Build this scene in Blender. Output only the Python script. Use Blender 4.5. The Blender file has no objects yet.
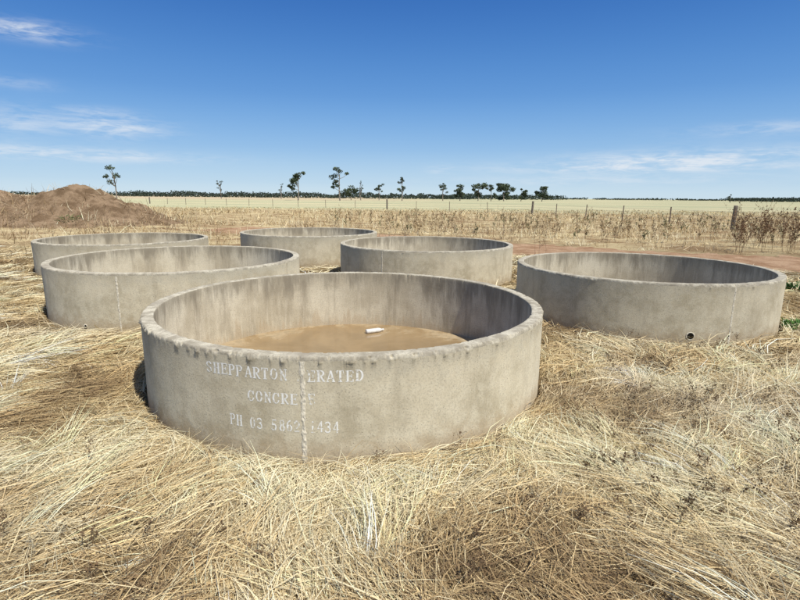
import bpy, numpy as np, math, random
from mathutils import Vector, Matrix, Euler
rng=np.random.default_rng(7); random.seed(7)
sc=bpy.context.scene
F=502.4; PHI=math.radians(11.58); RHO=math.radians(-0.51); CAM=1.6
HH=0.68; TH=0.095
RINGS={'A':(-.47,4.57,-.01,1.732),'B':(3.43,7.18,0.,1.70),'C':(-3.28,7.50,.02,1.73),
       'D':(-6.17,11.32,-.03,1.73),'E':(-2.35,13.12,.03,1.735),'F':(.53,10.45,0.,1.765)}
# ---------------------------------------------------------------- camera maths (placing measurements on the ground)
def proj(X,Y,Z):
    dz=Z-CAM
    d=Y*math.cos(PHI)-dz*math.sin(PHI); v=(Y*math.sin(PHI)+dz*math.cos(PHI))/d*F; u=X/d*F
    return 400+u*math.cos(RHO)-v*math.sin(RHO), 300-(u*math.sin(RHO)+v*math.cos(RHO))
def ray(px,py):
    a=px-400; b=300-py
    u=a*math.cos(RHO)+b*math.sin(RHO); v=-a*math.sin(RHO)+b*math.cos(RHO)
    return Vector((u, F*math.cos(PHI)+v*math.sin(PHI), v*math.cos(PHI)-F*math.sin(PHI)))
def ground_pt(px,py,z=0.):
    r=ray(px,py); t=(z-CAM)/r.z
    return r.x*t, r.y*t
def at_dist(px,py,Y):
    r=ray(px,py); t=Y/r.y
    return r.x*t, Y, CAM+r.z*t
# ---------------------------------------------------------------- numpy noise
_perm=rng.permutation(256); _perm=np.concatenate([_perm,_perm,_perm])
_ga=rng.uniform(0,2*np.pi,256); _gx=np.cos(_ga); _gy=np.sin(_ga)
def pn(x,y):
    x=np.asarray(x,float); y=np.asarray(y,float)
    xi=np.floor(x).astype(int); yi=np.floor(y).astype(int); xf=x-xi; yf=y-yi
    xi&=255; yi&=255
    u=xf*xf*xf*(xf*(xf*6-15)+10); v=yf*yf*yf*(yf*(yf*6-15)+10)
    def g(ix,iy,fx,fy):
        h=_perm[_perm[ix]+iy]&255
        return _gx[h]*fx+_gy[h]*fy
    a=g(xi,yi,xf,yf); b=g((xi+1)&255,yi,xf-1,yf); c=g(xi,(yi+1)&255,xf,yf-1); d=g((xi+1)&255,(yi+1)&255,xf-1,yf-1)
    return ((a+(b-a)*u)*(1-v)+(c+(d-c)*u)*v)*1.5
def fbm(x,y,o=4):
    s=0; a=1; t=0
    for i in range(o):
        s=s+a*pn(x*2**i+17.3*i,y*2**i+5.1*i); t+=a; a*=.5
    return s/t
def sstep(a,b,x):
    t=np.clip((x-a)/(b-a),0,1); return t*t*(3-2*t)
# ---------------------------------------------------------------- terrain
TRK=np.array([(15.,11.6),(10.,12.7),(7.,14.0),(4.,16.),(1.,18.3),(-3.,21.0),(-9.,25.)])
def dtrack(x,y):
    d=np.full(np.shape(x),1e9)
    for (ax,ay),(bx,by) in zip(TRK[:-1],TRK[1:]):
        vx,vy=bx-ax,by-ay; t=np.clip(((x-ax)*vx+(y-ay)*vy)/(vx*vx+vy*vy),0,1)
        d=np.minimum(d,np.hypot(x-ax-t*vx,y-ay-t*vy))
    return d
def ringdist(x,y):
    d=np.full(np.shape(x),1e9)
    for cx,cy,g,R in RINGS.values(): d=np.minimum(d,np.hypot(x-cx,y-cy)-R)
    return d
def mound(x,y):
    h=1.82*np.exp(-((x+17.6)/1.9)**2-((y-27.5)/2.6)**2)
    h+=1.45*np.exp(-((x+21.4)/2.2)**2-((y-27.)/2.5)**2)
    h+=.95*np.exp(-((x+14.9)/1.9)**2-((y-27.5)/2.5)**2)
    h+=1.1*np.exp(-((x+25.)/3.0)**2-((y-27.)/3)**2)
    m=sstep(0.05,.8,h)
    return h+m*(.30*fbm(x*.9,y*.9)+.14*fbm(x*3,y*3))
def terr(x,y):
    x=np.asarray(x,float); y=np.asarray(y,float)
    rd=ringdist(x,y); dt=dtrack(x,y)
    k=sstep(-.02,1.1,rd)*sstep(1.,2.6,dt)
    r=np.hypot(x,y)
    fade=1-sstep(60,200,r)
    mat=.085*(fbm(x*.75,y*.75,3)+.3)+.07*fbm(x*2.6+9,y*2.6,3)+.024*fbm(x*8,y*8,2)
    h=k*mat*fade
    h=np.where(rd<0,-.06,h)
    return h+mound(x,y)
# ---------------------------------------------------------------- node helper
class NT:
    def __init__(s,nt): s.nt=nt; s.n=nt.nodes; s.l=nt.links
    def set(s,sock,v):
        if isinstance(v,bpy.types.NodeSocket): s.l.new(v,sock)
        else:
            if hasattr(sock.default_value,'__len__') and not hasattr(v,'__len__'): v=[v]*len(sock.default_value)
            if hasattr(v,'__len__') and len(sock.default_value)==4 and len(v)==3: v=tuple(v)+(1,)
            sock.default_value=v
    def m(s,op,a,b=0.,c=None,clamp=False):
        n=s.n.new('ShaderNodeMath'); n.operation=op; n.use_clamp=clamp
        s.set(n.inputs[0],a); s.set(n.inputs[1],b)
        if c is not None: s.set(n.inputs[2],c)
        return n.outputs[0]
    def vm(s,op,a,b=(0,0,0)):
        n=s.n.new('ShaderNodeVectorMath'); n.operation=op; s.set(n.inputs[0],a); s.set(n.inputs[1],b); return n.outputs[0]
    def mix(s,f,a,b,mode='MIX'):
        n=s.n.new('ShaderNodeMix'); n.data_type='RGBA'; n.blend_type=mode; n.clamp_factor=True
        s.set(n.inputs[0],f); s.set(n.inputs[6],a); s.set(n.inputs[7],b); return n.outputs[2]
    def noise(s,vec,scale,detail=4,rough=.55,dist=0.):
        n=s.n.new('ShaderNodeTexNoise'); s.l.new(vec,n.inputs['Vector'])
        n.inputs['Scale'].default_value=scale; n.inputs['Detail'].default_value=detail; n.inputs['Roughness'].default_value=rough; n.inputs['Distortion'].default_value=dist
        return n.outputs['Fac']
    def ramp(s,f,lo,hi,a=0.,b=1.):
        n=s.n.new('ShaderNodeMapRange'); n.interpolation_type='SMOOTHSTEP'; s.set(n.inputs[0],f)
        n.inputs[1].default_value=lo; n.inputs[2].default_value=hi; n.inputs[3].default_value=a; n.inputs[4].default_value=b
        return n.outputs[0]
    def comb(s,x,y,z):
        n=s.n.new('ShaderNodeCombineXYZ'); s.set(n.inputs[0],x); s.set(n.inputs[1],y); s.set(n.inputs[2],z); return n.outputs[0]
    def sep(s,v):
        n=s.n.new('ShaderNodeSeparateXYZ'); s.l.new(v,n.inputs[0]); return n.outputs
    def voro(s,vec,scale,feat='F1'):
        n=s.n.new('ShaderNodeTexVoronoi'); n.feature=feat; s.l.new(vec,n.inputs['Vector']); n.inputs['Scale'].default_value=scale
        return n.outputs['Distance']
    def bump(s,h,strength,dist):
        n=s.n.new('ShaderNodeBump'); s.set(n.inputs['Height'],h); n.inputs['Strength'].default_value=strength; n.inputs['Distance'].default_value=dist
        return n.outputs[0]
def newmat(name,matte=True):
    m=bpy.data.materials.new(name); m.use_nodes=True
    t=NT(m.node_tree); bs=t.n['Principled BSDF']
    if matte:
        t.n.remove(bs); bs=t.n.new('ShaderNodeBsdfDiffuse'); t.l.new(bs.outputs[0],t.n['Material Output'].inputs[0]); bs.inputs['Roughness'].default_value=.4
        return m,t,bs
    bs.inputs['Roughness'].default_value=.85; bs.inputs['Specular IOR Level'].default_value=.25
    return m,t,bs
def simple(name,col,rough=.8,var=.25,scale=8):
    m,t,bs=newmat(name,rough>=.6); tc=t.n.new('ShaderNodeTexCoord').outputs['Object']
    n=t.noise(tc,scale,4); c=t.mix(t.ramp(n,.3,.7),tuple(v*(1-var) for v in col),tuple(v*(1+var) for v in col))
    t.set(bs.inputs[0],c)
    if rough<.6: bs.inputs['Roughness'].default_value=rough
    return m
# ---------------------------------------------------------------- mesh helper
def mkmesh(name,V,Fq,mats=(),mi=None,col=None,smooth=False,parent=None):
    V=np.asarray(V,np.float32); Fq=np.asarray(Fq,np.int32); k=Fq.shape[1]
    me=bpy.data.meshes.new(name)
    me.vertices.add(len(V)); me.vertices.foreach_set('co',V.ravel())
    me.loops.add(Fq.size); me.loops.foreach_set('vertex_index',Fq.ravel())
    me.polygons.add(len(Fq)); me.polygons.foreach_set('loop_start',np.arange(0,Fq.size,k,dtype=np.int32))
    try: me.polygons.foreach_set('loop_total',np.full(len(Fq),k,np.int32))
    except Exception: pass
    for m in mats: me.materials.append(m)
    if mi is not None: me.polygons.foreach_set('material_index',np.asarray(mi,np.int32))
    me.polygons.foreach_set('use_smooth',np.full(len(Fq),smooth,bool))
    me.update(calc_edges=True)
    if col is not None:
        ca=me.color_attributes.new('Col','FLOAT_COLOR','POINT')
        c=np.ones((len(V),4),np.float32); c[:,:3]=col; ca.data.foreach_set('color',c.ravel())
    me.validate()
    o=bpy.data.objects.new(name,me); sc.collection.objects.link(o)
    if parent: o.parent=parent
    return o
def gridf(nu,nv,wrap=False):
    i=np.arange(nu if wrap else nu-1); j=np.arange(nv-1); I,J=np.meshgrid(i,j,indexing='ij'); I2=(I+1)%nu
    return np.stack([I*nv+J,I2*nv+J,I2*nv+J+1,I*nv+J+1],-1).reshape(-1,4)
# ---------------------------------------------------------------- ground
def ground_material():
    m,t,bs=newmat('dry_paddock'); P=t.n.new('ShaderNodeNewGeometry').outputs['Position']
    x,y,z=t.sep(P)
    n1=t.noise(P,.6,3); n2=t.noise(P,14,4,.7); nb=t.noise(t.comb(t.m('MULTIPLY',x,.012),t.m('MULTIPLY',y,.05),0),1.,5,.6)
    near=t.mix(t.ramp(n1,.35,.65),(.22,.16,.08),(.40,.30,.155))
    near=t.mix(t.ramp(n2,.35,.7),(.11,.075,.04),near)
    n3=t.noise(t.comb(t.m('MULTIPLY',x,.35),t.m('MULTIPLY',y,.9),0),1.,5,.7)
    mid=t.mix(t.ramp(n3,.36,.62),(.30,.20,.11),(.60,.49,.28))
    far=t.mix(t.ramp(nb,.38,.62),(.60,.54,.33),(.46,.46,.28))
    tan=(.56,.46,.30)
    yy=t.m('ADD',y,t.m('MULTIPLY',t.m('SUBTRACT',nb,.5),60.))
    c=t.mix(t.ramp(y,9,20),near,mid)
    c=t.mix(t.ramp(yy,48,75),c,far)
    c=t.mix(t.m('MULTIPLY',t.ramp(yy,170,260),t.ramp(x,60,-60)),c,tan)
    t.set(bs.inputs[0],c)
    t.set(bs.inputs['Normal'],t.bump(n2,.6,.03))
    return m
n=280; tt=np.linspace(-1,1,2*n+1); b=7.9; ax=3*np.sinh(b*tt)
X,Y=np.meshgrid(ax,ax+5.,indexing='ij'); Z=terr(X,Y)
Z=np.where(mound(X,Y)>.12,Z-mound(X,Y)*.5-.05,Z)
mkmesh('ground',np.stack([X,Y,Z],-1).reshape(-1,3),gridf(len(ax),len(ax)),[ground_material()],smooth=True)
# dirt mound
def dirt_material(name,c1,c2,sc_=1.5):
    m,t,bs=newmat(name); P=t.n.new('ShaderNodeNewGeometry').outputs['Position']
    n=t.noise(P,sc_,5,.65); n2=t.noise(P,22,3,.7)
    c=t.mix(t.ramp(n,.35,.65),c1,c2); c=t.mix(t.ramp(n2,.45,.8,0,.6),c,tuple(v*.5 for v in c1))
    t.set(bs.inputs[0],c); t.set(bs.inputs['Normal'],t.bump(n2,.8,.03)); return m
xs=np.linspace(-32,-9,260); ys=np.linspace(20,36,170); X,Y=np.meshgrid(xs,ys,indexing='ij'); Z=terr(X,Y)
Z=np.where(mound(X,Y)<.06,-.3,Z+.02+.05*fbm(X*6,Y*6,3))
mkmesh('dirt_mound',np.stack([X,Y,Z],-1).reshape(-1,3),gridf(260,170),[dirt_material('mound_dirt',(.18,.12,.07),(.36,.255,.16))],smooth=True)
# track
def track():
    pts=[]
    for (a,b_) in zip(TRK[:-1],TRK[1:]):
        for k in range(30): pts.append(a+(b_-a)*k/30)
    pts=np.array(pts); 
    for _ in range(40): pts[1:-1]=(pts[:-2]+pts[1:-1]*2+pts[2:])/4
    tg=np.gradient(pts,axis=0); tg/=np.linalg.norm(tg,axis=1)[:,None]; nr=np.stack([-tg[:,1],tg[:,0]],-1)
    nv=17; w=np.linspace(-1,1,nv); V=np.zeros((len(pts),nv,3))
    for j in range(nv):
        off=w[j]*(1.9+.4*fbm(pts[:,0]*.8+ (5 if w[j]>0 else 0),pts[:,1]*.8))
        q=pts+nr*off[:,None]; V[:,j,0]=q[:,0]; V[:,j,1]=q[:,1]
    edge=np.abs(w)**4
    V[:,:,2]=terr(V[:,:,0],V[:,:,1])+.03-.035*edge[None,:]-.02*np.exp(-((np.abs(w)-.45)/.12)**2)[None,:]+.012*fbm(V[:,:,0]*3,V[:,:,1]*3)
    mkmesh('dirt_track',V.reshape(-1,3),gridf(len(pts),nv),[dirt_material('track_dirt',(.35,.21,.12),(.54,.365,.23))],smooth=True)
track()
# ---------------------------------------------------------------- straw / grass
def grass_mat(name):
    m,t,bs=newmat(name); a=t.n.new('ShaderNodeAttribute'); a.attribute_name='Col'
    t.set(bs.inputs[0],a.outputs['Color']); bs.inputs['Roughness'].default_value=0.
    return m
STRAW=grass_mat('straw')
PAL=np.array([(.88,.79,.54),(.80,.68,.42),(.67,.52,.28),(.46,.33,.17),(.23,.155,.085),(.54,.47,.35)])
def blades(x,y,theta,L,e0,droop,curl,w,col,segs=3,z0=None,clampz=True):
    N=len(x); z=terr(x,y) if z0 is None else z0
    pts=np.zeros((N,segs+1,3)); pts[:,0]=np.stack([x,y,z],-1); e=e0.copy(); th=theta.copy(); sl=L/segs
    for k in range(segs):
        pts[:,k+1,0]=pts[:,k,0]+sl*np.cos(e)*np.cos(th); pts[:,k+1,1]=pts[:,k,1]+sl*np.cos(e)*np.sin(th); pts[:,k+1,2]=pts[:,k,2]+sl*np.sin(e)
        e=e-droop; th=th+curl
    ok=np.ones(N,bool)
    for k in range(segs+1): ok&=ringdist(pts[:,k,0],pts[:,k,1])>.008
    ok&=~((np.hypot(x,y)<.6))
    pts=pts[ok]; th=theta[ok]; w=w[ok]; col=col[ok]; N=len(pts)
    if clampz:
        for k in range(1,segs+1):
            g=terr(pts[:,k,0],pts[:,k,1])+.004; pts[:,k,2]=np.maximum(pts[:,k,2],g+rng.uniform(0,.018,N))
    ta=rng.uniform(-.9,.9,N)
    wv=np.stack([-np.sin(th)*np.cos(ta),np.cos(th)*np.cos(ta),np.sin(ta)],-1)*w[:,None]*.5
    tp=np.array([.8,1.,.8,.25]) if segs==3 else np.linspace(1,.3,segs+1)
    V=np.zeros((N,segs+1,2,3))
    V[:,:,0]=pts-wv[:,None,:]*tp[None,:,None]; V[:,:,1]=pts+wv[:,None,:]*tp[None,:,None]
    base=np.arange(N)[:,None]*(segs+1)*2; k=np.arange(segs)[None,:]*2
    Fq=np.stack([base+k,base+k+1,base+k+3,base+k+2],-1).reshape(-1,4)
    C=np.repeat(col,(segs+1)*2,axis=0)
    return V.reshape(-1,3),Fq,C
def joinb(name,parts):
    Vs=[];Fs=[];Cs=[];o=0
    for V,Fq,C in parts: Vs.append(V);Fs.append(Fq+o);Cs.append(C);o+=len(V)
    return mkmesh(name,np.concatenate(Vs),np.concatenate(Fs),[STRAW],col=np.concatenate(Cs))
def palette(N,x,y,warm=0.):
    t=fbm(x*.9+31,y*.9,3)*1.3+.5*fbm(x*3.1,y*3.1+5,2)+rng.normal(0,.27,N)+.11
    grey=sstep(.0,.7,.55*sstep(.5,2.5,x)*sstep(6,3,y)+fbm(x*.6+70,y*.6+11,3)*.9)
    q=np.clip((.42-t*.7)*4,0,3.999); i=q.astype(int); f=(q-i)[:,None]
    c=PAL[i]*(1-f)+PAL[np.minimum(i+1,4)]*f
    g=(grey*rng.uniform(.1,.8,N))[:,None]
    c=c*(1-g)+PAL[5]*(c.mean(1,keepdims=True)/.46)*g
    return np.clip(c*rng.uniform(.8,1.15,(N,1)),0,.9)
def sample_wedge(N,y0,y1,k=.92,pad=.6):
    yy=np.sqrt(rng.uniform(y0**2,y1**2,N)); xx=rng.uniform(-1,1,N)*(k*yy+pad)
    return xx,yy
def flow(x,y): return 1.1+2.8*fbm(x*.38+3,y*.38+8,3)+1.6*fbm(x*1.3,y*1.3,2)
parts=[]
# layer 1: matted lodged straw close to the camera
for (N,y0,y1,w0,Lm) in ((85000,1.0,4.2,.0030,.28),(56000,4.0,8.5,.006,.32),(20000,8.2,14,.011,.34)):
    x,y=sample_wedge(N,y0,y1)
    keep=(dtrack(x,y)>1.9+.5*fbm(x,y))&(rng.uniform(0,1,N)<.45+1.1*(fbm(x*1.1,y*1.1,3)+.35)); x=x[keep];y=y[keep];M=len(x)
    up=rng.uniform(0,1,M)<.03
    e0=np.where(up,rng.uniform(.4,1.0,M),rng.uniform(.0,.20,M))
    th=flow(x,y)+rng.normal(0,.45,M)+np.where(rng.uniform(0,1,M)<.28,rng.uniform(-3,3,M),0)
    L=Lm*rng.uniform(.35,1.5,M); L=np.where(up,L*.6,L)
    parts.append(blades(x,y,th,L,e0,rng.uniform(.02,.25,M),rng.normal(0,.28,M),w0*rng.uniform(.4,1.6,M),palette(M,x,y),z0=terr(x,y)+rng.uniform(0,.035,M)))
# short broken chaff
x,y=sample_wedge(30000,1.2,6.); k=ringdist(x,y)>.02; x=x[k];y=y[k];M=len(x)
parts.append(blades(x,y,rng.uniform(0,6.28,M),rng.uniform(.03,.11,M),rng.uniform(-.1,.5,M),rng.uniform(0,.3,M),rng.normal(0,.3,M),rng.uniform(.0018,.0045,M),palette(M,x,y)*rng.uniform(.5,1.1,(M,1)),segs=1,z0=terr(x,y)+rng.uniform(.005,.06,M)))
# locks: tight bundles of long pale straw lying together
def locks(NB,y0,y1,per,w0):
    bx,by=sample_wedge(NB,y0,y1); k=(dtrack(bx,by)>2.2)&(ringdist(bx,by)>.05); bx=bx[k];by=by[k];NB=len(bx)
    bt=flow(bx,by)+rng.normal(0,.5,NB); be=rng.uniform(.02,.36,NB); bl=rng.uniform(.25,.65,NB); bc=rng.normal(0,.40,NB); bd=rng.uniform(.08,.34,NB); pc=palette(NB,bx,by)
    pc=np.clip(pc*rng.uniform(.95,1.35,(NB,1)),0,.88)
    r=lambda a: np.repeat(a,per,axis=0)
    M=NB*per; x=r(bx)+rng.normal(0,.035,M); y=r(by)+rng.normal(0,.035,M)
    return blades(x,y,r(bt)+rng.normal(0,.18,M),r(bl)*rng.uniform(.6,1.15,M),r(be)+rng.normal(0,.08,M),r(bd),r(bc)+rng.normal(0,.06,M),w0*rng.uniform(.5,1.4,M),np.clip(r(pc)*rng.uniform(.75,1.2,(M,1)),0,.88))
parts.append(locks(1400,1.2,5,20,.0034)); parts.append(locks(1000,4.5,10,16,.0062)); parts.append(locks(350,9,15,12,.011))
# tufts leaning on the trough walls
for key,(cx,cy,g,R) in RINGS.items():
    M=int(1500 if key in 'ABC' else 700); a=rng.uniform(0,2*np.pi,M); dens=sstep(-.25,.5,fbm(np.cos(a)*3+cx,np.sin(a)*3+cy,3)); k=rng.uniform(0,1,M)<dens; a=a[k];M=len(a)
    rr=R+.03+np.abs(rng.normal(0,.12,M)); x=cx+rr*np.cos(a); y=cy+rr*np.sin(a)
    far=1+.12*max(0,cy-5)
    parts.append(blades(x,y,a+rng.normal(0,1.1,M),rng.uniform(.05,.20,M)*min(far,1.4),rng.uniform(.2,1.2,M),rng.uniform(.1,.4,M),rng.normal(0,.15,M),.0032*far*rng.uniform(.6,1.3,M),palette(M,x,y)))
joinb('lodged_dry_grass',parts)
# taller standing dry grass behind the troughs
parts=[]
x,y=sample_wedge(46000,10.5,30,1.0,2.)
dn=sstep(-.1,.3,fbm(x*.45,y*.7,3))
keep=(dtrack(x,y)>1.9+.5*fbm(x,y))&(ringdist(x,y)>.1)&(rng.uniform(0,1,len(x))<.12+.88*dn)
keep&=~((mound(x,y)>1.0)&(rng.uniform(0,1,len(x))<.5))
x=x[keep];y=y[keep];M=len(x)
hf=np.where(y>15,.85,.55)*(.55+.8*sstep(-.2,.4,fbm(x*.5+4,y*.5,2)))*(1-.6*sstep(0,3,x)*sstep(17,12,y))*(1+.35*sstep(-4,-8,x))
c=palette(M,x,y); br=sstep(-.2,.35,fbm(x*.3+40,y*.6,3)+.2*sstep(-5,-9,x))[:,None]; c=c*(1-br*.38*np.array([.8,.95,1.]))
parts.append(blades(x,y,rng.uniform(0,6.28,M),rng.uniform(.18,.55,M)*hf,rng.uniform(.35,1.5,M),rng.uniform(.02,.4,M),rng.normal(0,.15,M),(.0010*y)*rng.uniform(.5,1.2,M),c,segs=2))
x,y=sample_wedge(36000,27,70,1.0,2.)
keep=rng.uniform(0,1,len(x))<.10+.90*sstep(-.15,.22,fbm(x*.12,y*.35,3)); keep&=mound(x,y)<.3
x=x[keep];y=y[keep];M=len(x); c=palette(M,x,y)*np.array([1.,.97,.9]); br=sstep(-.1,.3,fbm(x*.1+40,y*.4,3))[:,None]; c=c*(1-br*.35)
parts.append(blades(x,y,rng.uniform(0,6.28,M),rng.uniform(.15,.45,M)*(1-.6*sstep(40,70,y)),rng.uniform(.4,1.5,M),rng.uniform(.02,.3,M),rng.normal(0,.1,M),(.0013*y)*rng.uniform(.5,1.2,M),c,segs=2))
joinb('standing_dry_grass',parts)
# ---------------------------------------------------------------- dead weeds (dock stalks, thistles)
def weeds(name,places,hmin,hmax,w,col,nb=7,seeds=True,seedsz=.03):
    V=[];Fq=[];C=[];o=0
    def seg(p,q,w0,c):
        nonlocal o
        d=(q-p); d=d/ (np.linalg.norm(d)+1e-9); a=np.cross(d,[.3,.7,.2]); a/=np.linalg.norm(a); b_=np.cross(d,a)
        ring=[a,(-.5*a+.87*b_),(-.5*a-.87*b_)]
        for pt,ww in ((p,w0),(q,w0*.7)):
            for r_ in ring: V.append(pt+r_*ww*.5); C.append(c)
        for i in range(3): j=(i+1)%3; Fq.append((o+i,o+j,o+3+j,o+3+i))
        o+=6
    def leaf(p,s,c):
        nonlocal o
        d=rng.normal(0,1,3); d/=np.linalg.norm(d); e=np.cross(d,rng.normal(0,1,3)); e/=np.linalg.norm(e)
        for q in (p-d*s,p+e*s*.5,p+d*s,p-e*s*.5): V.append(q);C.append(c)
        Fq.append((o,o+1,o+2,o+3)); o+=4
    for (x,y) in places:
        h=rng.uniform(hmin,hmax); z=float(terr(np.array([x]),np.array([y]))[0]); p=np.array([x,y,z]); lean=rng.normal(0,.16,2)
        cc=np.array(col)*rng.uniform(.7,1.4)
        K=5; pts=[p+np.array([lean[0]*h*(k/K)**1.3,lean[1]*h*(k/K)**1.3,h*k/K])+rng.normal(0,.012,3)*(k>0) for k in range(K+1)]
        for k in range(K): seg(pts[k],pts[k+1],w*(1-.12*k),cc)
        for b_ in range(nb):
            k=rng.uniform(.25,1)*K; i=min(int(k),K-1); q=pts[i]+(pts[i+1]-pts[i])*(k-i); a=rng.uniform(0,6.28); l=h*rng.uniform(.12,.38)
            d=np.array([math.cos(a)*.6,math.sin(a)*.6,rng.uniform(.4,1.1)]); d/=np.linalg.norm(d)
            q2=q+d*l*.55; q3=q2+(d+np.array([0,0,.3])+rng.normal(0,.2,3))*l*.5
            seg(q,q2,w*.55,cc); seg(q2,q3,w*.4,cc)
            if seeds:
                for s_ in range(4): t=rng.uniform(.2,1); leaf(q+(q3-q)*t+rng.normal(0,.012,3),seedsz*rng.uniform(.5,1.2),cc*rng.uniform(.6,1.1))
    return mkmesh(name,np.array(V),np.array(Fq),[STRAW],col=np.array(C))
def wpl(N,pxa,pxb,ya,yb,thr,sx=.03,sy=.2):
    out=[]
    for _ in range(N):
        px=rng.uniform(pxa,pxb); Y_=rng.uniform(ya,yb); r=ray(px,230); X_=r.x/r.y*Y_
        if fbm(px*sx,Y_*sy,2)>thr and ringdist(np.array([X_]),np.array([Y_]))[0]>.2 and dtrack(np.array([X_]),np.array([Y_]))[0]>1.9: out.append((X_,Y_))
    return out
pl=wpl(60,735,800,15,19.5,-9)
for _ in range(30): pl.append((rng.uniform(15,21),rng.uniform(15,21)))
weeds('dead_dock_weeds',pl,.7,1.3,.012,(.22,.14,.08),9,True,.034)
weeds('dead_roadside_weeds',wpl(420,330,800,18,34,.02),.35,.9,.014,(.31,.225,.13),7,True,.036)
weeds('green_grey_scrub',wpl(220,330,800,19,40,.0,.05,.3),.25,.55,.014,(.25,.24,.13),7,True,.042)
pl=wpl(80,330,560,13,17,-9)
for _ in range(90): 
    pl.append((rng.uniform(-20,-8),rng.uniform(13,25)))
weeds('dead_thistles',pl,.55,1.1,.007,(.25,.18,.115),8,True,.018)
pl=[]
for _ in range(120):
    px=rng.uniform(570,800); py=rng.uniform(335,540); X_,Y_=ground_pt(px,py)
    if ringdist(np.array([X_]),np.array([Y_]))[0]>.12: pl.append((X_,Y_))
for _ in range(25):
    px=rng.uniform(0,560); py=rng.uniform(430,600); X_,Y_=ground_pt(px,py)
    if ringdist(np.array([X_]),np.array([Y_]))[0]>.12: pl.append((X_,Y_))
weeds('fallen_weed_stalks',pl,.05,.16,.004,(.18,.12,.07),7,True,.009)
# green weeds at the right
def green_weed(name,x,y,r,N,h):
    M=N; a=rng.uniform(0,6.28,M); rr=r*np.sqrt(rng.uniform(0,1,M))*.5
    xx=x+rr*np.cos(a); yy=y+rr*np.sin(a)
    col=np.array([(.07,.14,.04)])*rng.uniform(.6,1.7,(M,1))
    V,Fq,C=blades(xx,yy,a+rng.normal(0,.5,M),rng.uniform(.5,1,M)*h,rng.uniform(.3,1.3,M),rng.uniform(.2,.5,M),rng.normal(0,.2,M),rng.uniform(.015,.035,M),col)
    return mkmesh(name,V,Fq,[STRAW],col=C)
gx,gy=ground_pt(796,290); green_weed('green_weed',gx,gy,.6,200,.25)
gx,gy=ground_pt(796,328); green_weed('green_weed',gx,gy,.3,110,.15)
gx,gy=ground_pt(70,228); green_weed('green_weed',gx,gy,.8,60,.35)
# ---------------------------------------------------------------- concrete materials
def conc(kind,seed,tone=1.):
    m,t,bs=newmat('concrete_'+kind); tc=t.n.new('ShaderNodeTexCoord').outputs['Object']
    x,y,z=t.sep(tc); ang=t.m('ARCTAN2',x,t.m('MULTIPLY',y,-1.)); s=t.m('MULTIPLY',ang,1.72)
    P=t.vm('ADD',tc,(seed*7.1,seed*3.3,seed*1.7))
    streak=t.noise(t.comb(t.m('MULTIPLY',t.m('ADD',s,seed*5.),6.),t.m('MULTIPLY',z,1.2),seed),1.,4,.65)
    big=t.noise(P,1.9,3,.6); med=t.noise(P,10,4,.7); fine=t.noise(P,90,2,.7)
    pits=t.voro(P,55); k=lambda c:tuple(v*tone for v in c)
    if kind.startswith('outer'):
        c=t.mix(t.ramp(big,.36,.64),k((.50,.44,.31)),k((.67,.60,.44)))
        c=t.mix(t.ramp(med,.38,.62,0,.5),c,k((.73,.67,.51)))
        c=t.mix(t.ramp(streak,.50,.70,0,.45),c,k((.43,.375,.265)))
        wob=t.m('ADD',z,t.m('MULTIPLY',t.m('SUBTRACT',med,.5),.35))
        c=t.mix(t.ramp(wob,.20,.0,0,.6),c,k((.42,.32,.195)))
        c=t.mix(t.ramp(wob,.50,.68,0,.5),c,k((.45,.41,.315)))
    elif kind.startswith('inner'):
        streakf=t.noise(t.comb(t.m('MULTIPLY',t.m('ADD',s,seed*5.),30.),t.m('MULTIPLY',z,1.8),seed),1.,3,.6)
        c=t.mix(t.ramp(big,.35,.65),k((.53,.47,.345)),k((.72,.66,.51)))
        c=t.mix(t.ramp(streak,.46,.66,0,.55),c,k((.36,.31,.225)))
        c=t.mix(t.ramp(streakf,.50,.68,0,.45),c,k((.70,.64,.50)))
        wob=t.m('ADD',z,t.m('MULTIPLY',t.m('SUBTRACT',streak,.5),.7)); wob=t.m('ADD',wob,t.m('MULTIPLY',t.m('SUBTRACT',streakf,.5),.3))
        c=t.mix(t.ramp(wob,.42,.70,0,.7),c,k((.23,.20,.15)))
        c=t.mix(t.ramp(wob,.16,.02,0,.5),c,k((.48,.37,.235)))
    else:
        c=t.mix(t.ramp(med,.36,.64),k((.38,.34,.26)),k((.66,.61,.48)))
        c=t.mix(t.ramp(big,.5,.7,0,.6),c,k((.34,.30,.235)))
    c=t.mix(t.ramp(fine,.42,.75,0,.4),c,k((.28,.24,.17)))
    c=t.mix(t.m('MULTIPLY',t.ramp(pits,.20,.08,0,.75),t.ramp(med,.42,.52)),c,k((.15,.125,.09)))
    t.set(bs.inputs[0],c)
    h=t.m('ADD',t.m('MULTIPLY',med,.6),t.m('MULTIPLY',fine,.3))
    t.set(bs.inputs['Normal'],t.bump(h,.5,.010)); return m
MORT=simple('mortar',(.66,.61,.49),.95,.25,40)
DARK=simple('dark_hole',(.02,.017,.013),1.,.3,20)
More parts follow.
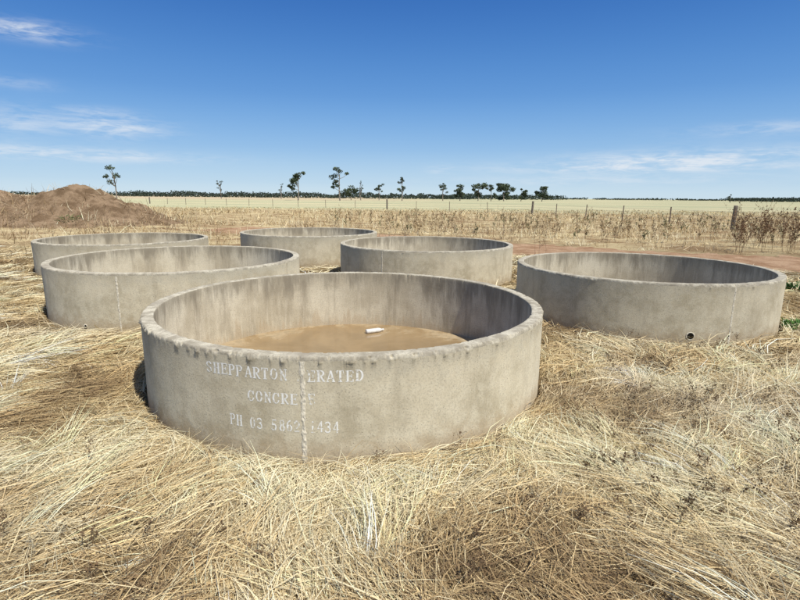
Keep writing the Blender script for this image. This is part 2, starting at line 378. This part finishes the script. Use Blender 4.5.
def sediment(wet,seed,c1,c2):
    m,t,bs=newmat('sediment_floor',not wet); tc=t.n.new('ShaderNodeTexCoord').outputs['Object']; P=t.vm('ADD',tc,(seed,seed*2,0))
    n=t.noise(P,1.5,5,.6,.6); n2=t.noise(P,14,4,.7)
    if wet:
        x,y,z=t.sep(tc); rr=t.m('SQRT',t.m('ADD',t.m('MULTIPLY',x,x),t.m('MULTIPLY',y,y)))
        dry=t.ramp(t.m('ADD',t.m('MULTIPLY',n,.8),t.m('MULTIPLY',rr,.22)),.72,.80)   # muddy shoreline
        mud=t.mix(t.ramp(n2,.4,.7),c2,tuple(v*.7 for v in c2))
        c=t.mix(dry,t.mix(t.ramp(n,.35,.6),tuple(v*.8 for v in c1),c1),mud)
        t.set(bs.inputs[0],c); t.set(bs.inputs['Roughness'],t.m('ADD',.02,t.m('MULTIPLY',dry,.7))); bs.inputs['IOR'].default_value=1.33; bs.inputs['Specular IOR Level'].default_value=.6
        w_=t.noise(P,7,2,.5); t.set(bs.inputs['Normal'],t.bump(t.m('ADD',w_,t.m('MULTIPLY',t.m('MULTIPLY',n2,dry),3.)),.05,.01))
    else:
        c=t.mix(t.ramp(n,.38,.62),c1,c2); c=t.mix(t.ramp(n2,.45,.75,0,.35),c,tuple(v*.65 for v in c1)); t.set(bs.inputs[0],c)
    return m
def ang_for(key,px,z):
    cx,cy,g,R=RINGS[key]; best=None
    for a in np.linspace(-math.pi+.02,-.02,3000):
        X_,Y_=cx+R*math.cos(a),cy+R*math.sin(a)
        if (X_*math.cos(a)+Y_*math.sin(a))>0: continue
        p=proj(X_,Y_,g+z); d=abs(p[0]-px)
        if best is None or d<best[0]: best=(d,a,p[1])
    return best[1],best[2]
def z_for(key,px,py):
    zs=[(abs(ang_for(key,px,z)[1]-py),z) for z in np.linspace(0,HH,24)]
    return min(zs)[1]
def wallr(seed,A,Z,R):
    return .004*fbm((np.cos(A)*R*3+seed*9)*.5,(np.sin(A)*R*3+Z*3)*.5,2)
def trough(key,seg,joints,tone,chip):
    cx,cy,g,R=RINGS[key]; seed=ord(key)-64
    root=bpy.data.objects.new('concrete_water_trough',None); sc.collection.objects.link(root); root.location=(cx,cy,g)
    prof=[];side=[]
    for z in np.linspace(-.12,HH-.045,14): prof.append((R,z)); side.append(0)
    prof+= [(R,HH-.034),(R,HH-.026),(R-.000,HH-.018),(R-.001,HH-.010),(R-.004,HH-.003),(R-.010,HH)]; side+=[0,2,2,2,2,2]
    for r_ in np.linspace(R-.018,R-TH+.02,6): prof.append((r_,HH)); side.append(2)
    prof+= [(R-TH+.008,HH),(R-TH+.002,HH-.004),(R-TH,HH-.014)]; side+=[2,1,1]
    for z in np.linspace(HH-.04,-.1,11): prof.append((R-TH-.004*(HH-z),z)); side.append(1)
    prof=np.array(prof); side=np.array(side); nv=len(prof)
    a=np.linspace(0,2*np.pi,seg,endpoint=False); A,Rr=np.meshgrid(a,prof[:,0],indexing='ij'); _,Zz=np.meshgrid(a,prof[:,1],indexing='ij')
    Rr=Rr+wallr(seed,A,Zz,R)
    Zz=Zz+.004*fbm(np.cos(A)*4+seed,np.sin(A)*4,2)*(Zz>.3)
    # small irregular chips on the arris
    gate=sstep(-.2,.3,fbm(np.cos(a)*R*1.3+seed*5,np.sin(a)*R*1.3,3)+chip)
    cs=np.cos(a)*R; sn=np.sin(a)*R
    cn=np.clip(fbm(cs*26+seed*3,sn*26,3)*2.4-.2,0,1)*gate
    for j in range(nv):
        r_,z_=prof[j]
        if r_>R-.026 and z_>HH-.03:
            d_=math.exp(-((HH-z_)/.014)**2)*math.exp(-((R-r_)/.014)**2)
            Rr[:,j]-=cn*.026*d_; Zz[:,j]-=cn*.019*d_*(1 if z_>HH-.012 else .3)
        if z_>HH-.02 and r_<R-TH+.012:
            c2=np.clip(fbm(cs*20+40,sn*20+seed,3)*1.6-.25,0,1); Rr[:,j]+=c2*.014; Zz[:,j]-=c2*.009
    # broken fringe of set slurry below the rim
    lump=np.clip(fbm(cs*24+8,sn*24+seed,3)*2.6-.1,0,1)*gate
    for j in range(nv):
        zz_=prof[j,1]
        if HH-.036<zz_<HH-.015: Rr[:,j]+=lump*(.012 if zz_<HH-.03 else .009)*rng.uniform(.5,1.3,seg)
    V=np.stack([Rr*np.cos(A),Rr*np.sin(A),Zz],-1).reshape(-1,3)
    Fq=gridf(seg,nv,True); mi=np.tile(side[:-1],seg)
    mkmesh('wall',V,Fq,[conc('outer',seed,tone),conc('inner',seed,tone),conc('rim',seed,tone)],mi=mi,smooth=True,parent=root)
    # floor
    ra=np.linspace(0,R-TH+.03,14); th=np.linspace(0,2*np.pi,64,endpoint=False); TA,RA=np.meshgrid(th,ra,indexing='ij')
    fx=RA*np.cos(TA);fy=RA*np.sin(TA); fz=.02+0*fx
    mkmesh('floor',np.stack([fx,fy,fz],-1).reshape(-1,3),gridf(64,14,True),[sediment(True,seed,(.40,.28,.145),(.50,.39,.24)) if key in 'A' else sediment(False,seed,(.34,.29,.21),(.46,.40,.29))],smooth=True,parent=root)
    # mortar joint
    for jp,hw in joints:
        ja,_=ang_for(key,jp,.4); nu,nz=16,220
        us=np.linspace(-hw,hw,nu); zs=np.linspace(-.02,HH-.03,nz); U,Zj=np.meshgrid(us,zs,indexing='ij')
        env=np.clip(1-(np.abs(U)/hw)**2,0,1); edge=.75+1.1*fbm(Zj*14+seed,U*0+3,4)
        prot=.0045*env*np.clip(.5+1.2*fbm(U*60+seed,Zj*50,4)+.6*fbm(Zj*5,Zj*0+seed,2),-.2,1)-.003*(env<.05)
        AA=ja+(U*edge+.008*fbm(Zj*6,Zj*0+seed*2,3))/R; rr=R+.0012+wallr(seed,AA,Zj,R)+prot
        mkmesh('mortar_joint',np.stack([rr*np.cos(AA),rr*np.sin(AA),Zj],-1).reshape(-1,3),gridf(nu,nz),[MORT],smooth=True,parent=root)
    return root
def hole(root,key,px,py,r):
    z=z_for(key,px,py); a,_=ang_for(key,px,z); R=RINGS[key][3]
    nrm=Vector((math.cos(a),math.sin(a),0)); tg=Vector((-math.sin(a),math.cos(a),0)); up=Vector((0,0,1))
    V=[];Fq=[];n1=28;n2=8
    for i in range(n1):
        t=2*math.pi*i/n1
        for j in range(n2):
            p=2*math.pi*j/n2; rr=r+.006*math.cos(p)*(1+.3*math.sin(3*t)); q=nrm*(R+.003+.005*math.sin(p))+tg*(rr*math.cos(t))+up*(z+rr*math.sin(t)); V.append(q[:])
    for i in range(n1):
        for j in range(n2): i2=(i+1)%n1;j2=(j+1)%n2; Fq.append((i*n2+j,i2*n2+j,i2*n2+j2,i*n2+j2))
    mkmesh('drain_lip',V,Fq,[MORT],smooth=True,parent=root)
    me=bpy.data.meshes.new('drain_hole'); me.from_pydata([(nrm*(R+.006)+tg*(r*math.cos(2*math.pi*i/20))+up*(z+r*math.sin(2*math.pi*i/20)))[:] for i in range(20)],[],[list(range(20))]); me.materials.append(DARK)
    o=bpy.data.objects.new('drain_hole',me); sc.collection.objects.link(o); o.parent=root
tA=trough('A',2400,[(303,.020)],1.,.45)
tB=trough('B',900,[(733,.014)],.98,-.1)
tC=trough('C',800,[(118,.014)],1.04,-.1)
tD=trough('D',500,[],1.0,-.2); tE=trough('E',500,[],1.03,-.2); tF=trough('F',500,[(382,.012)],1.02,-.1)
hole(tB,'B',690,335,.042); hole(tB,'B',728,336,.014); hole(tC,'C',86,325,.02)
# ---------------------------------------------------------------- stencil lettering (painted cells on the curved wall)
def glyph(ch,u,v):
    tk=.15; tn=.075
    def rect(x0,x1,y0,y1): return (u>=x0)&(u<=x1)&(v>=y0)&(v<=y1)
    def ell(cx,cy,rx,ry): return ((u-cx)/rx)**2+((v-cy)/ry)**2<1
    def line(x0,y0,x1,y1,w):
        dx,dy=x1-x0,y1-y0; t=np.clip(((u-x0)*dx+(v-y0)*dy)/(dx*dx+dy*dy),0,1); return np.hypot(u-x0-t*dx,v-y0-t*dy)<w/2
    def path(p,w):
        r=np.zeros(u.shape,bool)
        for a,b_ in zip(p[:-1],p[1:]): r|=line(*a,*b_,w)
        return r
    def arc(cx,cy,rx,ry,a0,a1,k=14): return [(cx+rx*math.cos(math.radians(a0+(a1-a0)*i/k)),cy+ry*math.sin(math.radians(a0+(a1-a0)*i/k))) for i in range(k+1)]
    def stem(x): return rect(x,x+tk,0,1)|rect(x-.06,x+tk+.06,0,tn)|rect(x-.06,x+tk+.06,1-tn,1)
    if ch=='H': r=(stem(.06)|stem(.42)|rect(.1,.5,.47,.47+tn))&~rect(.285,.33,.3,.7)
    elif ch=='E': r=stem(.07)|rect(.1,.55,0,tn)|rect(.1,.55,1-tn,1)|rect(.26,.45,.47,.55)|rect(.50,.56,0,.24)|rect(.50,.56,.76,1)|rect(.40,.46,.38,.64); r&=~rect(.225,.262,.08,.92)
    elif ch in 'PR':
        r=stem(.07)|((ell(.3,.74,.28,.27)&~ell(.29,.74,.14,.18))&(u>.24))
        if ch=='R': r|=line(.3,.46,.52,.05,.13)|rect(.46,.62,0,tn)
        r&=~rect(.225,.262,.08,.92)
    elif ch=='A': r=line(.06,.03,.3,.97,.07)|line(.32,.95,.53,.03,.14)|rect(.15,.45,.28,.35)|rect(.0,.18,0,tn)|rect(.42,.64,0,tn); r&=~rect(.27,.31,.2,.45)
    elif ch=='T': r=rect(.235,.385,0,1)|rect(.17,.45,0,tn)|rect(.04,.58,1-tn,1)|rect(.04,.10,.76,1)|rect(.52,.58,.76,1); r&=~(rect(.195,.235,.3,1)|rect(.385,.425,.3,1))
    elif ch=='N': r=rect(.1,.17,0,1)|rect(.46,.53,0,1)|line(.12,.95,.5,.05,.14)|rect(.03,.25,0,tn)|rect(.38,.6,1-tn,1)|rect(.03,.2,1-tn,1)
    elif ch=='D': r=stem(.06)|((ell(.24,.5,.36,.5)&~ell(.24,.5,.2,.42))&(u>.25)); r&=~rect(.21,.25,.08,.92)
    elif ch=='O' or ch=='0':
        r=ell(.31,.5,.29 if ch=='O' else .25,.5)&~ell(.31,.5,.145 if ch=='O' else .11,.42); r&=~rect(.29,.33,0,1)
    elif ch=='C': r=(ell(.32,.5,.29,.5)&~ell(.34,.5,.155,.42)); r&=~((u>.42)&(v>.34)&(v<.68)); r|=rect(.52,.57,.64,.98); r&=~rect(.33,.37,0,1)
    elif ch=='S': r=path(arc(.31,.73,.2,.21,20,250)+arc(.31,.27,.2,.21,70,-160),.13); r&=~rect(.29,.33,.0,.12); r&=~rect(.29,.33,.88,1.1)
    elif ch=='1': r=rect(.24,.38,0,1)|rect(.16,.46,0,tn)|line(.16,.86,.26,.95,.07)
    elif ch=='2': r=path(arc(.3,.7,.2,.24,170,-40)+[(.1,.07)],.12)|rect(.08,.52,0,.12)
    elif ch=='3': r=path(arc(.28,.74,.2,.2,150,-80),.12)|path(arc(.28,.28,.22,.23,80,-150),.12)
    elif ch=='4': r=rect(.34,.48,0,1)|rect(.04,.58,.26,.34)|line(.08,.3,.38,.97,.07); r&=~rect(.30,.34,.1,.6)
    elif ch=='5': r=rect(.14,.52,.9,1)|rect(.14,.21,.55,.95)|path(arc(.28,.32,.21,.25,120,-150),.13)
    elif ch=='6': r=(ell(.31,.3,.25,.3)&~ell(.31,.3,.11,.2))|path(arc(.42,.42,.33,.52,95,180),.12); r&=~rect(.29,.33,0,.7)
    elif ch=='8': r=(ell(.31,.28,.26,.29)&~ell(.31,.28,.11,.19))|(ell(.31,.75,.22,.25)&~ell(.31,.75,.10,.16)); r&=~rect(.29,.33,0,1)
    else: r=np.zeros(u.shape,bool)
    return r
def paint():
    key='A'; cx,cy,g,R=RINGS[key]; V=[];Fq=[];o=0
    lines=[("SHEPPARTON AERATED",206,364,272,375,.072),("CONCRETE",247,316,280,397,.070),("PH 03 5862 1434",230,340,280,425,.074)]
    ja=ang_for(key,303,.4)[0]*R
    for txt,x0,x1,xm,ym,h in lines:
        zc=z_for(key,xm,ym); a0,_=ang_for(key,x0,zc); a1,_=ang_for(key,x1,zc); adv=(a1-a0)*R/(len(txt)-.1)
        wch=min(adv/.70,h*1.2); cell=.0018
        for i,ch in enumerate(txt):
            if ch==' ': continue
            nx=int(.66*wch/cell); nz=int(h/cell)
            uu=(np.arange(nx)+.5)*cell; vv=(np.arange(nz)+.5)*cell; U,Vv=np.meshgrid(uu,vv,indexing='ij')
            ins=glyph(ch,U/wch,Vv/h)
            s=a0*R+i*adv+U+rng.normal(0,.0015); z=zc-h/2+Vv+rng.normal(0,.002)
            wear=fbm(s*45,z*45,4)+.35*fbm(s*6+9,z*6,2)
            ins&=(wear+rng.uniform(-.22,.22,U.shape)<.32)
            dj=np.abs(s-ja); ins&=~((dj<.06)&(wear+.6*(1-dj/.06)+rng.uniform(-.1,.1,U.shape)>.26)); ins&=dj>.024
            if not ins.any(): continue
            ss=s[ins]; zz=z[ins]; hc=cell/2
            aa=ss/R; rr=R+wallr(1,aa,zz,R)+.0012
            q=np.stack([np.stack([rr*np.cos((ss+ds)/R),rr*np.sin((ss+ds)/R),zz+dz],-1) for ds,dz in ((-hc,-hc),(hc,-hc),(hc,hc),(-hc,hc))],1)
            V.append(q.reshape(-1,3)); k=len(ss); Fq.append(o+np.arange(4*k).reshape(k,4)); o+=4*k
    m=simple('white_stencil_paint',(.86,.85,.79),.8,.06,60)
    mkmesh('stencil_lettering',np.concatenate(V),np.concatenate(Fq),[m],parent=tA)
paint()
# ---------------------------------------------------------------- plastic bottle lying in trough A
def bottle():
    prof=[(0,0),(.030,.002),(.034,.01),(.034,.05),(.031,.055),(.034,.06),(.034,.11),(.031,.115),(.034,.12),(.034,.16),(.028,.185),(.014,.205),(.013,.21),(.016,.212),(.016,.232),(0,.234)]
    n=24;V=[]
    for i in range(n):
        a=2*math.pi*i/n
        for r_,z_ in prof: V.append((r_*math.cos(a),r_*math.sin(a)*.8,z_))
    o=mkmesh('plastic_bottle',V,gridf(n,len(prof),True),[simple('white_plastic',(.75,.74,.70),.4,.08,20)],smooth=True)
    x_,y_=ground_pt(366,332,.03); o.location=(x_,y_,.035); o.rotation_euler=(math.radians(90),0,math.radians(90+28)); 
bottle()
# ---------------------------------------------------------------- fence
def fence():
    V=[];Fq=[];mi=[];
    def box(c,w,d,h,m,lean=(0,0)):
        o=len(V)
        for z in (-.2,h):
            for sx,sy in ((-1,-1),(1,-1),(1,1),(-1,1)): V.append((c[0]+sx*w/2+lean[0]*max(z,0),c[1]+sy*d/2+lean[1]*max(z,0),z))
        for f in ((0,1,5,4),(1,2,6,5),(2,3,7,6),(3,0,4,7),(4,5,6,7)): Fq.append(tuple(o+i for i in f)); mi.append(m)
    def cyl(c,r,h,m,n=10):
        o=len(V); lx,ly=rng.normal(0,.03,2)
        for k,z in enumerate((-.2,.3*h,.7*h,h)):
            for i in range(n):
                a=2*math.pi*i/n; rr=r*(1+.12*math.sin(3*a+k)); V.append((c[0]+rr*math.cos(a)+lx*z,c[1]+rr*math.sin(a)+ly*z,z+(.03*math.sin(a) if k==3 else 0)))
        for k in range(3):
            for i in range(n): j=(i+1)%n; Fq.append((o+k*n+i,o+k*n+j,o+(k+1)*n+j,o+(k+1)*n+i)); mi.append(m)
        t=o+3*n
        for i in range(1,n-2,2): Fq.append((t,t+i,t+i+1,t+(i+2))); mi.append(m)
    def seg(p,q,r):
        o=len(V); p=Vector(p);q=Vector(q); d=(q-p).normalized(); a=d.cross(Vector((0,0,1))).normalized(); b_=d.cross(a)
        for pt in (p,q):
            for k in range(4): V.append((pt+(a*math.cos(k*math.pi/2)+b_*math.sin(k*math.pi/2))*r)[:])
        for k in range(4): j=(k+1)%4; Fq.append((o+k,o+j,o+4+j,o+4+k)); mi.append(2)
    A1=at_dist(733,225,27.); A2=at_dist(532,212,50.); A3=at_dist(387,211,66.); A4=at_dist(150,205,92.)
    d=Vector((A1[0]-A2[0],A1[1]-A2[1])); A0=(A1[0]+d.x*.6,A1[1]+d.y*.6)
    pts=[A0,(A1[0],A1[1]),(A2[0],A2[1]),(A3[0],A3[1]),(A4[0],A4[1])]
    prev=None
    for a,b_ in zip(pts[:-1],pts[1:]):
        a=Vector(a);b_=Vector(b_); L=(b_-a).length; k=max(1,round(L/5.))
        for i in range(k):
            p=a+(b_-a)*i/k
            if i==0: cyl(p,.10,1.30,0)
            else: box(p,.05,.06,1.15,1,tuple(rng.normal(0,.03,2)))
            if prev is not None:
                for h in (.25,.5,.75,.98): seg((prev.x,prev.y,h),(p.x,p.y,h),.005)
            prev=p
    cyl(b_,.10,1.2,0)
    mkmesh('wire_fence',V,Fq,[simple('post_timber',(.22,.19,.15),.95,.3,12),simple('steel_post',(.20,.15,.12),.7,.2,12),simple('fence_wire',(.25,.24,.23),.5,.1,5)],mi=mi)
fence()
# ---------------------------------------------------------------- trees
FOL=grass_mat('eucalypt_leaves'); BARK=simple('bark',(.30,.26,.21),.9,.3,3)
def tree(px,pbase,ptop,wpx,Y_,dens=1.,bare=.35,lean=0.):
    x0,_,zb=at_dist(px,pbase,Y_); xt,_,zt=at_dist(px,ptop,Y_); h=zt; scl=Y_/F*1.0; cw=wpx*scl/2
    V=[];Fq=[];mi=[];C=[]
    def limb(p,q,r0,r1,n=6,bend=.0):
        p=np.array(p,float);q=np.array(q,float); K=4; prev=None; d=(q-p)/np.linalg.norm(q-p); a=np.cross(d,[0.1,1,.1]); a/=np.linalg.norm(a); b_=np.cross(d,a)
        off=rng.normal(0,bend,2)*np.linalg.norm(q-p)
        for k in range(K+1):
            t=k/K; c=p+(q-p)*t+(a*off[0]+b_*off[1])*math.sin(t*math.pi); r=r0+(r1-r0)*t
            o=len(V)
            for i in range(n): an=2*math.pi*i/n; V.append(c+(a*math.cos(an)+b_*math.sin(an))*r); C.append((.2,.17,.13))
            if prev is not None:
                for i in range(n): j=(i+1)%n; Fq.append((prev+i,prev+j,o+j,o+i)); mi.append(0)
            prev=o
    top=np.array([x0+lean*h,Y_,h*.82]); base=np.array([x0,Y_,-.3])
    limb(base,top,.022*h+.04,.008*h,bend=.04)
    ends=[]
    nl=int(rng.integers(7,10))
    for i in range(nl):
        t=rng.uniform(bare,.95); p=base+(top-base)*t; a=rng.uniform(0,6.28); rr=cw*rng.uniform(.45,.95)
        q=np.array([p[0]+rr*math.cos(a),p[1]+rr*math.sin(a),min(h*.97,p[2]+h*rng.uniform(.08,.32))]); limb(p,q,.010*h,.003*h,5,.08); ends.append(q)
        if rng.uniform()<.5: ends.append((p+q)/2+rng.normal(0,.1,3)*cw)
    ends.append(top+np.array([0,0,h*.08]))
    for e in ends:
        cr=cw*rng.uniform(.22,.45); nlv=int(60*dens)
        tone=rng.uniform(.7,1.4)
        for k in range(nlv):
            d=rng.normal(0,1,3); d/=np.linalg.norm(d); p=e+d*cr*rng.uniform(.2,1.)**.6*np.array([1,1,.7]); p[2]=min(p[2],h*1.01)
            s=cw*rng.uniform(.05,.12); a=rng.normal(0,1,3);a/=np.linalg.norm(a); b_=np.cross(a,rng.normal(0,1,3)); b_/=np.linalg.norm(b_)
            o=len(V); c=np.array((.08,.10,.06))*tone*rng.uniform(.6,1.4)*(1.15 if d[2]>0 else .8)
            for q in (p-a*s,p+b_*s*.6,p+a*s,p-b_*s*.6): V.append(q);C.append(c)
            Fq.append((o,o+1,o+2,o+3)); mi.append(1)
    mkmesh('eucalyptus_tree',np.array(V),np.array(Fq),[BARK,FOL],mi=mi,col=np.array(C))
for t_ in ((116,192,165,17,190,.9,.45,-.05),(221,193,180,7,260,.9,.25,0),(281,194,183,5,260,.6,.3,0),(298,194,172,19,200,1.3,.4,.02),(340,194,168,17,200,1.3,.35,.0),(351,195,186,18,230,1.1,.1,0),(361,195,179,5,230,.8,.3,0),
    (379,195,184,9,240,1.2,.3,0),(402,195,177,10,220,1.3,.25,0),(443,196,182,9,240,1.3,.2,0),(460,196,184,13,250,1.6,.1,0),(478,197,183,16,250,1.8,.05,0),(491,197,185,12,260,1.6,.1,0),(504,197,184,19,250,1.8,.05,0),(521,198,188,11,260,1.6,.1,0),(542,198,187,18,260,1.8,.05,0),(730,201,194,7,300,1.,.1,0)):
    tree(*t_)
def treeline(name,px0,px1,Y_,hpx0,hpx1,N,seed,thr=-9):
    V=[];Fq=[];C=[]
    px=rng.uniform(px0,px1,N); prof=hpx0+(hpx1-hpx0)*(sstep(-.5,.5,fbm(px*.035+seed,px*0+2,2))*.6+.4*sstep(-.4,.4,fbm(px*.22+seed,px*0,3)))
    g=fbm(px*.05+seed*3,px*0+7,2); k=g>thr; px=px[k];prof=prof[k]
    for p_,hh in zip(px,prof):
        r=ray(p_,195); X_=r.x/r.y*Y_; H_=hh*Y_/F; yy=Y_+rng.uniform(-25,25); z=H_*rng.uniform(0,1)**.7; s=rng.uniform(.35,.9)*Y_/450
        a=rng.normal(0,1,3);a/=np.linalg.norm(a); b_=np.cross(a,rng.normal(0,1,3)); b_/=np.linalg.norm(b_); o=len(V); p=np.array([X_,yy,z]); c=np.array((.06,.078,.06))*rng.uniform(.6,1.5)
        for q in (p-a*s,p+b_*s*.7,p+a*s,p-b_*s*.7): V.append(q);C.append(c)
        Fq.append((o,o+1,o+2,o+3))
    mkmesh(name,np.array(V),np.array(Fq),[FOL],col=np.array(C))
treeline('distant_treeline',118,470,480,1.5,7,13000,3)
treeline('distant_treeline',440,560,520,2,6,4000,9)
treeline('distant_treeline',560,830,900,.6,2.2,3000,14,-.1)
treeline('distant_treeline',738,800,600,2,4.5,2500,21)
treeline('distant_treeline',-60,120,700,1,4,2500,5)
# ---------------------------------------------------------------- world
SUN_EL=math.radians(55); sx,sy=.66,-.75; sl=math.hypot(sx,sy); sx/=sl; sy/=sl
w=bpy.data.worlds.new('World'); sc.world=w; w.use_nodes=True; t=NT(w.node_tree); bg=t.n['Background']
sky=t.n.new('ShaderNodeTexSky'); sky.sky_type='NISHITA'; sky.sun_disc=False; sky.sun_elevation=SUN_EL; sky.sun_rotation=math.atan2(sx,sy)
sky.altitude=100; sky.air_density=1.0; sky.dust_density=.3; sky.ozone_density=2.
STR=.09
D=t.n.new('ShaderNodeTexCoord').outputs['Generated']; x,y,z=t.sep(D)
az=t.m('ARCTAN2',x,y); el=t.m('ARCSINE',z)
# clear-air tint of the low sky
rp=t.n.new('ShaderNodeValToRGB'); rp.color_ramp.interpolation='B_SPLINE'
t.set(rp.inputs[0],t.m('DIVIDE',el,math.radians(30),clamp=True))
stops=[(0.,(.62,.78,.90)),(.05,(.52,.71,.88)),(.17,(.28,.52,.83)),(.35,(.105,.32,.73)),(.65,(.022,.14,.50)),(1.,(.012,.085,.36))]
e=rp.color_ramp.elements; e[0].position=0; e[0].color=stops[0][1]+(1,); e[1].position=1; e[1].color=stops[-1][1]+(1,)
for p_,c_ in stops[1:-1]: q=e.new(p_); q.color=c_+(1,)
tint=t.vm('SCALE',rp.outputs[0]); tint.node.inputs['Scale'].default_value=1/STR
base=t.mix(t.ramp(el,math.radians(22),math.radians(45),.88,.25),sky.outputs[0],tint)
cn=t.noise(t.comb(t.m('MULTIPLY',az,9.),t.m('MULTIPLY',el,60.),0),1.,5,.62,.5)
cf=t.noise(t.comb(t.m('MULTIPLY',az,30.),t.m('MULTIPLY',el,150.),3.),1.,3,.6,.8)
cl=t.m('ADD',t.m('MULTIPLY',cn,.65),t.m('MULTIPLY',cf,.35))
CL=[(22,29,42,6,.8),(12,82,35,4,.25),(18,121,26,10,.5),(112,127,46,8,.8),(95,112,38,4,.3),(70,154,110,5,.8),(705,160,120,8,1.),(600,168,110,5,.6),(780,128,75,5,.4),(440,169,14,4,.5),(580,181,150,4,.4)]
tot=None
for (px,py,sw,sh,a) in CL:
    r=ray(px,py).normalized(); ca=math.atan2(r.x,r.y); ce=math.asin(r.z); wa=sw/F*.8; we=sh/F
    da=t.m('DIVIDE',t.m('SUBTRACT',az,ca),wa); de=t.m('DIVIDE',t.m('SUBTRACT',el,ce),we)
    g=t.m('MULTIPLY',t.m('EXPONENT',t.m('MULTIPLY',t.m('ADD',t.m('MULTIPLY',da,da),t.m('MULTIPLY',de,de)),-1.)),a)
    tot=g if tot is None else t.m('ADD',tot,g)
cm=t.m('MULTIPLY',tot,t.ramp(cl,.36,.66,0.,1.3),clamp=True)
col=t.mix(t.m('MULTIPLY',cm,.8),base,(8.8,9.3,9.9))
t.set(bg.inputs[0],col); bg.inputs[1].default_value=STR
sun=bpy.data.lights.new('sun','SUN'); sun.energy=4.5; sun.angle=math.radians(.53); sun.color=(1.,.95,.86)
so=bpy.data.objects.new('sun',sun); sc.collection.objects.link(so)
sd=Vector((sx*math.cos(SUN_EL),sy*math.cos(SUN_EL),math.sin(SUN_EL))); so.rotation_euler=sd.to_track_quat('Z','Y').to_euler()
# ---------------------------------------------------------------- camera
cd=bpy.data.cameras.new('camera'); co=bpy.data.objects.new('camera',cd); sc.collection.objects.link(co); sc.camera=co
cd.sensor_width=36; cd.lens=36*F/800; cd.clip_end=8000; cd.clip_start=.05
co.location=(0,0,CAM)
co.rotation_euler=(Euler((math.pi/2-PHI,0,0)).to_matrix()@Matrix.Rotation(-RHO,3,'Z')).to_euler()
sc.view_settings.view_transform='Standard'; sc.view_settings.look='None'; sc.view_settings.exposure=0
